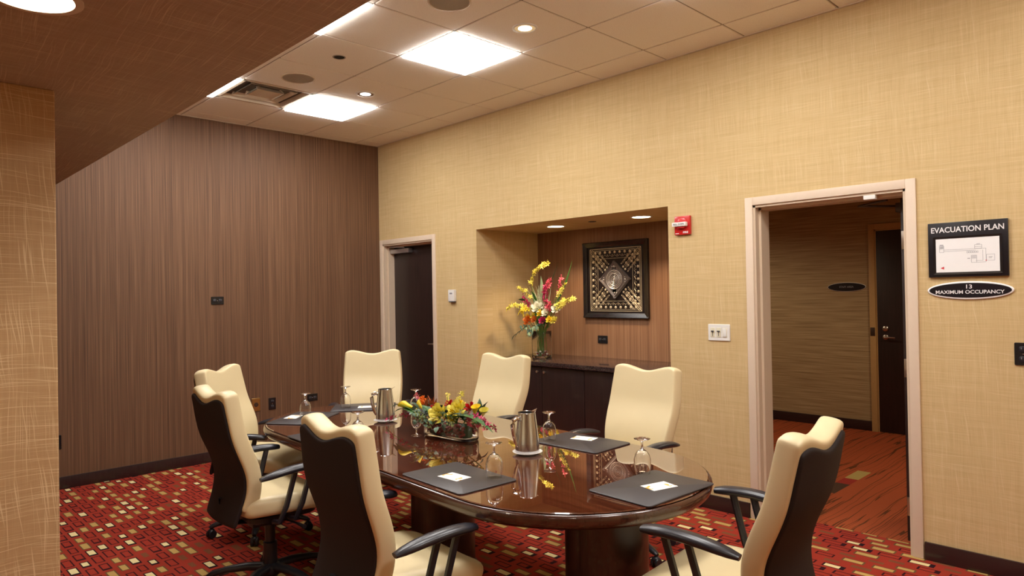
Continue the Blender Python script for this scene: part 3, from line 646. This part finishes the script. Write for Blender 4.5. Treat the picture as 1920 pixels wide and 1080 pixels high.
def make_chair():
    t = thing('conference_chair', 'x', 'chair', group='cream leather conference chairs')
    v, f = back_surface(.98, .0, .45, 0); solidify(v, f, .078, 2, 'backrest', 'cream_leather', t)
    v, f = back_surface(.93, -.043, .385, -.040); solidify(v, f, .022, 2, 'back_shell', 'shell_fabric', t)
    vs = []; fs = []; nx, ny = 8, 8
    for j in range(ny + 1):
        w = j / ny; y = -.215 + .50 * w
        for i in range(nx + 1):
            u = -1 + 2 * i / nx; hw = .225 + .03 * math.sin(w * PI * .75)
            z = .448 + .012 * u * u - .045 * max(0, w - .7) ** 2 / .09 + .014 * (1 - w)
            vs.append((u * hw, y - .03 * u * u * (w > .9), z))
    for j in range(ny):
        for i in range(nx): a = j * (nx + 1) + i; fs.append((a, a + 1, a + nx + 2, a + nx + 1))
    solidify(vs, fs, .10, 2, 'seat', 'cream_leather', t)
    MB().sweep(rrect(.34, .36, .06, 4), [(-.02, .365), (0, .375), (0, .398)], Matrix.Translation((0, .02, 0))).build('seat_plate', 'black_plastic', t)
    MB().bbox(-.07, .07, -.12, .12, .325, .37, .012).build('tilt_mechanism', 'black_plastic', t)
    MB().tube([(.06, .04, .345), (.20, .06, .345), (.27, .07, .34)], [.006, .006, .011], 8).build('height_lever', 'black_plastic', t)
    MB().tube([(0, -.10, .35), (0, -.22, .36), (0, -.262, .40), (0, -.255, .50)], [.024, .024, .022, .02], 8, flat=.5).build('back_bracket', 'black_plastic', t)
    for s in (-1, 1):
        pts = []; 
        for k in range(11):
            w = k / 10; pts.append((s * (.290 + .008 * math.sin(PI * w)), -.165 + .345 * w, .617 + .042 * math.sin(PI * (.08 + .62 * w)) - .004 * w))
        m_ = MB(); rad = [.018, .027, .032, .034, .035, .035, .035, .035, .034, .032, .024]
        m_.tube(pts, rad, 12, flat=.55)
        arm = m_.build('armrest', 'arm_black', t, angle=60)
        for yt, yb in ((.105, .035), (.02, -.05)):
            q = MB(); q.tube([(s * .285, yt, .648), (s * .277, (yt * .3 + yb * .7), .47), (s * .268, yb - .01, .395), (s * .20, yb - .012, .382)], .0145, 8); q.build('arm_post', 'arm_black', arm)
    MB().lathe([(.001, .06), (.045, .06), (.048, .075), (.048, .12), (.036, .125), (.036, .235), (.027, .24), (.027, .33), (.001, .33)], 24).build('gas_cylinder', 'black_plastic', t)
    MB().lathe([(.001, .075), (.055, .075), (.06, .09), (.055, .115), (.001, .12)], 24).build('base_hub', 'black_plastic', t)
    for k in range(5):
        a = R(72 * k + 18); c, s = math.cos(a), math.sin(a)
        g = MB(); g.tube([(c * .03, s * .03, .105), (c * .12, s * .12, .108), (c * .22, s * .22, .098), (c * .305, s * .305, .078), (c * .325, s * .325, .07)], [.030, .028, .024, .019, .012], 10, flat=.75)
        lg = g.build('leg', 'black_plastic', t, angle=60)
        q = MB(); Mx = Matrix.Translation((c * .315, s * .315, .027)) @ Matrix.Rotation(a + .9 * k, 4, 'Z') @ Matrix.Rotation(R(90), 4, 'X')
        for e in (-1, 1): q.lathe([(.001, -.008 + e * .014), (.024, -.008 + e * .014), (.027, -.004 + e * .014), (.027, .004 + e * .014), (.024, .008 + e * .014), (.001, .008 + e * .014)], 16, Mx)
        q.sphere((c * .315, s * .315, .044), .024, (1, 1, .8), 10, 6); q.build('caster', 'black_plastic', lg)
    return t
chair = make_chair()
# position, heading, seat lift, armrest lift, recline change of the back (degrees)
chairs = [((1.88, -1.335), -126, .02, 0, 0, 'cream chair turned to camera in front of the far dark door'),
          ((2.88, -1.07), 182.5, 0, 0, 0, 'cream chair on far side of table left of cabinet knobs, behind centerpiece'),
          ((4.13, -1.04), 181, -.012, 0, 0, 'cream chair on far side of table below the artwork and fire alarm'),
          ((5.38, -2.07), 94.5, .0, .05, 0, 'cream chair with dark back at right end of table by open doorway'),
          ((4.365, -2.825), -4, .0, 0, 6, 'nearest chair on near side of table, dark back filling the foreground'),
          ((3.07, -2.735), -1.8, 0, 0, 2, 'second chair on near side of table with base and casters in view'),
          ((2.18, -2.38), -51, 0, 0, 0, 'cream chair at far left table end, partly behind another chair')]
for k, (loc, a, lift, alift, rec, lab) in enumerate(chairs):
    o = chair if k == 0 else copy_tree(chair)
    o.location = (loc[0], loc[1], 0); o.rotation_euler.z = R(a); o['label'] = lab
    for ch in o.children:
        kind = ch.name.split('.')[0]
        if kind in ('gas_cylinder', 'base_hub', 'leg'): continue
        ch.location.z += lift
        if kind == 'armrest': ch.location.z += alift
        if kind in ('backrest', 'back_shell') and rec:
            pv = Vector((0, -.22, .45 + lift)); rm = Matrix.Rotation(-R(rec), 3, 'X')
            ch.rotation_euler.x = -R(rec); ch.location = pv - rm @ (pv - ch.location)

# ------------------------------------------------------------------ things on the table
BW, BD = .435, .305
bm_blot = MB().sweep(rrect(BW, BD, .02, 4), [(-.002, 0), (0, .002), (0, .0045), (-.002, .006)]).mesh('desk_blotter', 'blotter_leather')
bm_card = MB().box(-.062, .062, -.042, .042, 0, .0012).mesh('note_card', 'card_print', smooth=False)
gp = [(.001, .1495), (.020, .1485), (.0345, .150), (.036, .1490), (.030, .1460), (.012, .1415), (.0055, .136), (.0045, .128), (.0048, .112), (.008, .104), (.020, .097), (.031, .082), (.0365, .060), (.0365, .035), (.0335, .010), (.0315, .0002), (.0305, .0002), (.0325, .010), (.0353, .035), (.0353, .060), (.030, .080), (.0195, .0945), (.008, .1005), (.001, .1015)]
bm_gob = MB().lathe(gp, 28).mesh('water_goblet', 'glass', angle=60)
blots = [((4.335, -2.468), -3, 'on near side before the nearest chair', (4.33, -2.485), 2, (4.467, -2.377)),
         ((4.29, -1.598), 1, 'on far side before the chair below the artwork', (4.255, -1.525), 14, (4.147, -1.682)),
         ((5.035, -2.04), 87, 'at right end of table by the open doorway', (5.055, -2.02), 75, (4.894, -1.903)),
         ((2.405, -1.73), -127, 'at far table end before the chair by the dark door', (2.43, -1.72), -127, (2.35, -1.845)),
         ((2.475, -2.225), 125, 'at far left table end before the half hidden chair', (2.40, -2.26), 130, (2.425, -2.190)),
         ((3.16, -2.43), -3, 'on near side, half hidden behind the nearest chair', (3.18, -2.45), 3, (3.340, -2.352)),
         ((3.02, -1.50), 2, 'on far side behind the flower centerpiece', (3.0, -1.44), 10, (2.863, -1.612))]
for (bx, by), ba, wh, (cx, cy), ca, (gx_, gy_) in blots:
    tag(share('desk_blotter', bm_blot, None, (bx, by, TZ), R(ba)), 'black leather desk blotter ' + wh, 'desk blotter', 'black desk blotters')
    tag(share('note_card', bm_card, None, (cx, cy, TZ + .006), R(ca)), 'white note card on blotter ' + wh, 'card', 'note cards')
    # goblets stand on the blotter corner where the blotter reaches them
    l = Matrix.Rotation(-R(ba), 2) @ Vector((gx_ - bx, gy_ - by)); on = abs(l.x) < BW / 2 and abs(l.y) < BD / 2
    tag(share('water_goblet', bm_gob, None, (gx_, gy_, TZ + (.0062 if on else .0003))), 'upside-down clear water goblet ' + wh, 'glass', 'upturned water goblets')
def pitcher(x, y, rz, lab, lab2):
    s = thing('saucer', lab2, 'saucer', (x, y, TZ), 0, 'white pitcher saucers')
    MB().lathe([(.001, .0), (.045, 0), (.05, .004), (.072, .012), (.074, .014), (.070, .0145), (.048, .008), (.001, .007)], 36).build('dish', 'porcelain', s)
    t = thing('water_pitcher', lab, 'pitcher', (x, y, TZ + .0085), rz, 'steel water pitchers')
    prof = [(.001, 0), (.058, 0), (.0595, .004), (.058, .05), (.053, .11), (.046, .165), (.0425, .195), (.0415, .195), (.045, .165), (.052, .11), (.057, .05), (.057, .012), (.001, .010)]
    MB().lathe(prof, 40).build('body', 'steel', t, angle=60)
    MB().lathe([(.0425, .1945), (.0435, .196), (.0425, .1975), (.0413, .196), (.0425, .1945)], 36).build('rim', 'chrome', t)
    q = MB(); q.add([(.036, -.018, .19), (.036, .018, .19), (.060, 0, .207), (.038, -.016, .197), (.038, .016, .197), (.062, 0, .210)], [(0, 2, 1), (3, 4, 5), (0, 3, 5, 2), (1, 2, 5, 4), (0, 1, 4, 3)]); q.build('spout', 'chrome', t)
    MB().tube([(-.043, 0, .165), (-.060, 0, .172), (-.080, 0, .163), (-.083, 0, .145), (-.078, 0, .10), (-.066, 0, .055), (-.057, 0, .035)], [.007, .008, .009, .009, .008, .007, .005], 10, flat=1.4).build('handle', 'chrome', t)
pitcher(2.984, -1.936, R(50), 'brushed steel water pitcher at the far end, left of the centerpiece', 'white saucer under the pitcher left of centerpiece')
pitcher(4.254, -1.958, R(78), 'brushed steel water pitcher right of the centerpiece', 'white saucer under the pitcher right of centerpiece')

# ------------------------------------------------------------------ flowers
def frame_to(dirv):
    z = Vector(dirv).normalized(); x = z.orthogonal().normalized(); y = z.cross(x); return Matrix(((x.x, y.x, z.x), (x.y, y.y, z.y), (x.z, y.z, z.z))).to_4x4()
def rose(m, c, r, dirv=(0, -.3, 1)):
    Mx = Matrix.Translation(c) @ frame_to(dirv)
    for ring, (rr, h, n, tilt) in enumerate(((.25, .95, 3, .05), (.5, .85, 4, .2), (.75, .65, 5, .45), (1.0, .45, 6, .8))):
        for k in range(n):
            a0 = 2 * PI * (k + ring * .37) / n; w = 2 * PI / n * .75; vs = []; fs = []
            for j in range(4):
                v = j / 3
                for i in range(5):
                    a = a0 + w * (i / 4 - .5) * (1 - .25 * v * v); q = rr * r * (.45 + .55 * v) + tilt * r * .25 * v * v; vs.append((q * math.cos(a), q * math.sin(a), r * (-.35 + (h + .35) * v - .12 * abs(i - 2) * v)))
            for j in range(3):
                for i in range(4): b = j * 5 + i; fs.append((b, b + 1, b + 6, b + 5))
            m.add(vs, fs, Mx)
def calla(m, base, tip, r):
    b, t = Vector(base), Vector(tip); L = (t - b).length; Mx = Matrix.Translation(b) @ frame_to(t - b); vs = []; fs = []; n = 14
    for j in range(7):
        v = j / 6
        for i in range(n):
            a = 2 * PI * i / n * 1.02; q = r * (.18 + .82 * v ** 1.8); vs.append((q * math.cos(a), q * math.sin(a), L * (.75 * v + (.25 * v * v) * (.5 + .5 * math.cos(a)))))
    for j in range(6):
        for i in range(n - 1): k = j * n + i; fs.append((k, k + 1, k + n + 1, k + n))
    m.add(vs, fs, Mx)
def orchid(m, c, r, dirv):
    Mx = Matrix.Translation(c) @ frame_to(dirv)
    for k in range(5):
        a = 2 * PI * k / 5 + random.random() * .4; ca, sa = math.cos(a), math.sin(a)
        vs = [(0, 0, 0), (ca * r * .5 - sa * r * .24, sa * r * .5 + ca * r * .24, r * .15), (ca * r, sa * r, r * .12), (ca * r * .5 + sa * r * .24, sa * r * .5 - ca * r * .24, r * .15)]
        m.add(vs, [(0, 1, 2, 3)], Mx)
    m.sphere(tuple(Mx @ Vector((0, 0, r * .12))), r * .2, (1, 1, 1), 6, 4)
def leafblade(m, base, tip, w, bend=.15, up=(0, 0, 1), n=7):
    b, t = Vector(base), Vector(tip); d = t - b; side = d.cross(Vector(up))
    if side.length < 1e-4: side = Vector((1, 0, 0))
    side.normalize(); nrm = side.cross(d).normalized(); vs = []; fs = []
    for j in range(n + 1):
        v = j / n; q = b + d * v + nrm * (bend * d.length * math.sin(PI * v)); ww = w * math.sin(PI * (.06 + .94 * v) ** .8) + .0006
        vs += [tuple(q - side * ww + nrm * ww * .25), tuple(q), tuple(q + side * ww + nrm * ww * .25)]
    for j in range(n):
        k = j * 3; fs += [(k, k + 1, k + 4, k + 3), (k + 1, k + 2, k + 5, k + 4)]
    m.add(vs, fs)
def J(c, s): return (c[0] + random.uniform(-s, s), c[1] + random.uniform(-s, s), c[2] + random.uniform(-s, s))
def spray(parent, pts, mat, n, r, stem='stem_green', name='orchid_spray'):
    """a stem along pts with small blossoms"""
    P = [Vector(q) for q in pts]
    def at(t):
        t *= len(P) - 1; i = min(int(t), len(P) - 2); return P[i].lerp(P[i + 1], t - i)
    st = MB().tube([at(k / 8) for k in range(9)], [.0022 - .0001 * k for k in range(9)], 5).build('stem', stem, parent)
    m = MB()
    for k in range(n): orchid(m, J(at(.25 + .75 * k / max(1, n - 1)), .014), r * random.uniform(.7, 1.15), (random.uniform(-1, 1), random.uniform(-1, -.1), random.uniform(-.3, 1)))
    m.build(name, mat, parent, smooth=False)['kind'] = 'stuff'
# low centerpiece
PX, PY, PZ = 3.66, -1.958, TZ
cp = thing('flower_centerpiece', 'low flower centerpiece of yellow roses and magenta orchids in glass bowl', 'flowers', (0, 0, 0))
ol = rrect(.37, .135, .06, 6); Mp = Matrix.Translation((PX, PY, PZ + .0005)) @ Matrix.Rotation(R(4), 4, 'Z')
MB().sweep(ol, [(-.012, 0), (-.003, .003), (0, .012), (0, .098), (-.001, .100), (-.005, .100), (-.006, .098), (-.006, .016), (-.02, .010)], Mp).build('glass_bowl', 'glass', cp, angle=60)
MB().sweep(rrect(.30, .075, .03, 6), [(-.008, .014), (0, .018), (0, .070), (-.02, .078)], Mp).build('floral_foam', 'leaf_dark', cp)
m = MB()
for k in range(170): m.sphere(tuple(Mp @ Vector((random.uniform(-.155, .155), random.choice((-1, 1)) * random.uniform(.036, .049), .024 + random.random() * .05))), random.uniform(.007, .012), (1, 1, .8), 7, 5)
m.build('red_pebbles', 'pebble_red', cp)['kind'] = 'stuff'
m = MB()
for k in range(14): m.sphere(tuple(Mp @ Vector((random.uniform(-.15, .15), -.05 + random.random() * .012, .03 + random.random() * .04))), random.uniform(.005, .009), (1, 1, .8), 6, 4)
m.build('clear_pebbles', 'pebble_clear', cp)['kind'] = 'stuff'
def stem_to(c, x=None):
    MB().tube([(PX + (c[0] - PX) * .35, PY + (c[1] - PY) * .3, PZ + .04), (PX + (c[0] - PX) * .7, PY + (c[1] - PY) * .7, PZ + .09), c], .003, 5).build('stem', 'stem_green', cp)
for c, r, mt, dv in (((3.636, -2.025, .884), .050, 'petal_lemon', (.3, -1, .5)), ((3.753, -1.99, .912), .047, 'petal_lemon', (.4, -.8, .6)), ((3.75, -2.01, .885), .034, 'petal_yellow', (.3, -1, .2)), ((3.795, -1.93, .922), .030, 'petal_red', (.3, -.6, .8)),
                     ((3.603, -1.92, .923), .026, 'petal_red', (0, -.5, 1)), ((3.533, -1.97, .901), .026, 'petal_red', (0, -.7, .7)), ((3.366, -1.92, .906), .028, 'petal_orange', (-.3, -.6, .8)), ((3.335, -1.91, .925), .020, 'petal_orange', (-.3, -.6, .8)), ((3.67, -1.90, .93), .028, 'petal_yellow', (0, .2, 1))):
    m = MB(); rose(m, c, r, dv); m.build('rose', mt, cp, angle=80); stem_to(c)
for b, t_, r, mt in (((3.35, -1.96, .872), (3.215, -1.985, .895), .024, 'petal_yellow'), ((3.84, -1.94, .885), (3.865, -1.95, .950), .026, 'petal_yellow'), ((3.90, -1.95, .875), (3.945, -1.96, .942), .024, 'petal_lemon'), ((3.42, -1.96, .868), (3.372, -1.975, .922), .020, 'petal_yellow')):
    m = MB(); calla(m, b, t_, r); m.build('calla_lily', mt, cp, angle=80); stem_to(b)
m = MB()
for k in range(14):
    b = (3.46 + random.uniform(-.03, .04), -1.94 + random.uniform(-.03, .03), .86); leafblade(m, b, (b[0] + random.uniform(-.04, .04), b[1] - .01, .95 + random.uniform(-.02, .01)), .008, .05)
m.build('protea', 'protea', cp, smooth=False)
spray(cp, [(3.60, -1.93, .87), (3.59, -1.92, .94), (3.584, -1.92, .985)], 'petal_lemon', 8, .012); spray(cp, [(3.70, -1.93, .88), (3.70, -1.93, .96), (3.73, -1.93, 1.005)], 'petal_lemon', 16, .014)
spray(cp, [(3.30, -1.91, .88), (3.30, -1.90, .92), (3.27, -1.9, .945)], 'petal_pink', 9, .015)
spray(cp, [(3.79, -2.0, .88), (3.90, -2.03, .900), (4.02, -2.03, .897), (4.10, -2.03, .868)], 'petal_magenta', 15, .023, name='orchid_spray'); spray(cp, [(3.84, -2.01, .87), (3.95, -2.04, .880), (4.06, -2.05, .862)], 'petal_pink', 8, .020)
spray(cp, [(3.40, -1.99, .855), (3.28, -1.99, .835), (3.17, -2.0, .80), (3.10, -2.0, .775)], 'petal_magenta', 10, .017)
for b, t_, w, mt in (((3.33, -1.97, .862), (3.115, -1.975, .862), .030, 'leaf_green'), ((3.36, -1.985, .850), (3.18, -2.0, .842), .028, 'leaf_green'), ((3.74, -2.03, .868), (4.12, -2.06, .850), .026, 'leaf_green'), ((3.88, -1.92, .89), (3.92, -1.91, .968), .018, 'leaf_dark'), ((3.86, -1.92, .89), (3.84, -1.90, .975), .016, 'leaf_dark'), ((3.90, -1.96, .88), (3.99, -1.97, .925), .016, 'leaf_dark')):
    m = MB(); leafblade(m, b, t_, w, .12); m.build('leaf', mt, cp)
m = MB(); m2 = MB(); m3 = MB()
for k in range(85):
    x = PX + random.uniform(-.24, .22); y = PY + random.uniform(-.075, .07); z = .845 + random.uniform(0, .055)
    a = random.uniform(0, 2 * PI); L = random.uniform(.045, .085); leafblade(m if k % 3 else m2, (x, y, z), (x + L * math.cos(a), y + L * math.sin(a) * .8, z + random.uniform(-.03, .04)), random.uniform(.010, .018), .15)
m.build('foliage', 'leaf_dark', cp, smooth=False)['kind'] = 'stuff'; m2.build('foliage', 'leaf_green', cp, smooth=False)['kind'] = 'stuff'
for c in ((3.419, -2.03, .86), (3.55, -2.045, .825), (3.46, -2.04, .845), (3.62, -2.045, .84), (3.70, -2.045, .85)):
    for k in range(7):
        q = J(c, .03); leafblade(m3, q, (q[0] + random.uniform(-.03, .03), q[1] - random.uniform(0, .02), q[2] + random.uniform(-.03, .025)), .013, .1)
m3.build('eucalyptus', 'leaf_grey', cp, smooth=False)['kind'] = 'stuff'
m = MB()
for c in ((3.513, -2.045, .848), (3.778, -2.05, .862), (3.595, -2.05, .828), (3.47, -2.04, .86)):
    for k in range(16): m.sphere(J(c, .022), .0045, (1, 1, 1.2), 6, 4)
m.build('seed_berries', 'berry', cp)['kind'] = 'stuff'
# tall vase arrangement on the counter
VX, VY, VZ = 2.03, .52, .909
tv = thing('flower_vase', 'tall bouquet of orchids and white roses in square glass vase', 'flowers', (0, 0, 0))
Mv = Matrix.Translation((VX, VY, VZ + .0004)) @ Matrix.Rotation(R(12), 4, 'Z')
MB().sweep(rrect(.145, .145, .008, 2), [(-.004, 0), (0, .004), (0, .256), (-.002, .258), (-.006, .258), (-.007, .254), (-.007, .022), (-.012, .018)], Mv).build('glass_vase', 'glass', tv, angle=50)
m = MB(); m2 = MB()
for k in range(46):
    c = tuple(Mv @ Vector((random.uniform(-.05, .05), random.uniform(-.05, .05), .03 + random.random() * .04))); (m if k % 2 else m2).sphere(c, random.uniform(.007, .012), (1, 1, .8), 7, 5)
m.build('red_pebbles', 'pebble_red', tv)['kind'] = 'stuff'; m2.build('clear_pebbles', 'pebble_clear', tv)['kind'] = 'stuff'
def vstem(c, mt='stem_green', r=.003):
    b = (VX + random.uniform(-.045, .045), VY + random.uniform(-.04, .04), VZ + .03)
    MB().tube([b, (VX + (c[0] - VX) * .3, VY + (c[1] - VY) * .3, VZ + .27), (VX + (c[0] - VX) * .75, VY + (c[1] - VY) * .75, VZ + .27 + (c[2] - VZ - .27) * .55), c], r, 5).build('stem', mt, tv)
for c, r, mt in (((2.045, .45, 1.40), .052, 'petal_white'), ((2.155, .45, 1.353), .040, 'petal_white'), ((2.235, .48, 1.278), .036, 'petal_lemon'), ((2.246, .50, 1.387), .044, 'petal_white'), ((2.20, .45, 1.285), .032, 'petal_yellow'), ((2.09, .44, 1.345), .032, 'petal_yellow'),
                 ((1.925, .45, 1.273), .050, 'petal_orange'), ((2.015, .44, 1.284), .036, 'petal_orange'), ((2.127, .43, 1.276), .034, 'petal_magenta')):
    m = MB(); rose(m, c, r, (random.uniform(-.2, .5), -1, .6)); m.build('rose', mt, tv, angle=80); vstem(c)
for pts, mt, n, r in (([(2.1, .5, 1.45), (2.11, .5, 1.56), (2.17, .5, 1.66)], 'petal_pink', 16, .026), ([(2.13, .49, 1.38), (2.13, .48, 1.47), (2.12, .48, 1.60)], 'petal_magenta', 16, .028), ([(2.16, .47, 1.36), (2.19, .46, 1.43)], 'petal_pink', 9, .028), ([(1.96, .48, 1.38), (1.90, .44, 1.45), (1.90, .4, 1.52)], 'petal_magenta', 13, .022),
                      ([(2.25, .5, 1.5), (2.30, .5, 1.62), (2.32, .5, 1.69)], 'petal_pink', 8, .022),
                      ([(1.97, .48, 1.38), (1.93, .36, 1.42), (1.90, .26, 1.435), (1.87, .2, 1.39)], 'petal_lemon', 24, .022), ([(1.98, .48, 1.36), (1.97, .36, 1.40), (1.975, .28, 1.36)], 'petal_yellow', 18, .022), ([(2.0, .5, 1.45), (1.92, .5, 1.62), (1.96, .5, 1.74), (2.03, .5, 1.79), (2.15, .5, 1.83)], 'petal_lemon', 26, .023),
                      ([(2.0, .5, 1.42), (1.94, .42, 1.55), (1.91, .34, 1.60)], 'petal_lemon', 14, .02), ([(2.2, .5, 1.38), (2.31, .5, 1.46), (2.46, .5, 1.486)], 'petal_lemon', 20, .023), ([(2.2, .5, 1.36), (2.30, .5, 1.42), (2.36, .48, 1.43)], 'petal_lemon', 14, .022), ([(2.2, .5, 1.45), (2.29, .5, 1.54), (2.36, .5, 1.63)], 'petal_lemon', 14, .018), ([(2.02, .46, 1.36), (1.97, .45, 1.32), (1.88, .45, 1.33)], 'petal_yellow', 10, .022)):
    spray(tv, pts, mt, int(n * 1.35), r * 1.22); vstem(pts[0])
for b, t_, w, mt, bd in (((2.20, .5, 1.38), (2.44, .52, 1.84), .012, 'leaf_green', .06), ((2.0, .5, 1.5), (2.28, .5, 1.835), .004, 'leaf_dark', .12), ((2.02, .49, 1.36), (1.93, .48, 1.57), .030, 'leaf_green', .1), ((1.93, .4, 1.47), (1.915, .32, 1.482), .012, 'leaf_dark', .05), ((2.06, .49, 1.5), (2.07, .48, 1.71), .022, 'leaf_pale', .03), ((2.02, .44, 1.33), (2.16, .42, 1.22), .030, 'leaf_green', .08), ((2.1, .44, 1.30), (2.06, .42, 1.21), .028, 'leaf_dark', .1), ((2.0, .47, 1.36), (1.98, .46, 1.50), .02, 'leaf_pale', .05)):
    m = MB(); leafblade(m, b, t_, w, bd, up=(0, 1, 0)); m.build('leaf', mt, tv); vstem(b, r=.0025)
m = MB()
for k in range(26):
    left = k % 2; b = (VX + random.uniform(-.06, .10), VY - .03, 1.34); t_ = (b[0] + (random.uniform(-.16, -.06) if left else random.uniform(.03, .12)), b[1] - random.uniform(0, .05), random.uniform(1.50, 1.66)); leafblade(m, b, t_, .004, .02, up=(0, 1, 0))
m.build('cream_grass', 'grass_cream', tv)['kind'] = 'stuff'
m = MB(); m2 = MB()
for c, n in (((1.959, .43, 1.20), 16), ((1.985, .42, 1.15), 14), ((2.07, .43, 1.21), 10), ((1.86, .45, 1.225), 8)):
    for k in range(n):
        q = J(c, .035); leafblade(m if k % 2 else m2, q, (q[0] + random.uniform(-.03, .03), q[1] - .015, q[2] - random.uniform(.01, .06)), .010, .08)
for k in range(8):
    w = k / 7; q = (1.93 - .03 * w, .42 - .14 * w, 1.225 - .09 * w); leafblade(m2, q, (q[0] - .035, q[1] - .01, q[2] - .03 - .02 * (k % 2)), .009, .08)
m.build('eucalyptus', 'leaf_pale', tv, smooth=False)['kind'] = 'stuff'; m2.build('eucalyptus', 'leaf_grey', tv, smooth=False)['kind'] = 'stuff'
m = MB()
for k in range(40):
    a = random.uniform(0, 2 * PI); rr = random.uniform(0, .11); q = (VX + rr * math.cos(a) + .03, VY - .02 + .6 * rr * math.sin(a), 1.21 + random.uniform(0, .14)); leafblade(m, q, (q[0] + random.uniform(-.05, .05), q[1] - random.uniform(0, .04), q[2] + random.uniform(-.02, .06)), .013, .12)
m.build('foliage', 'leaf_dark', tv, smooth=False)['kind'] = 'stuff'
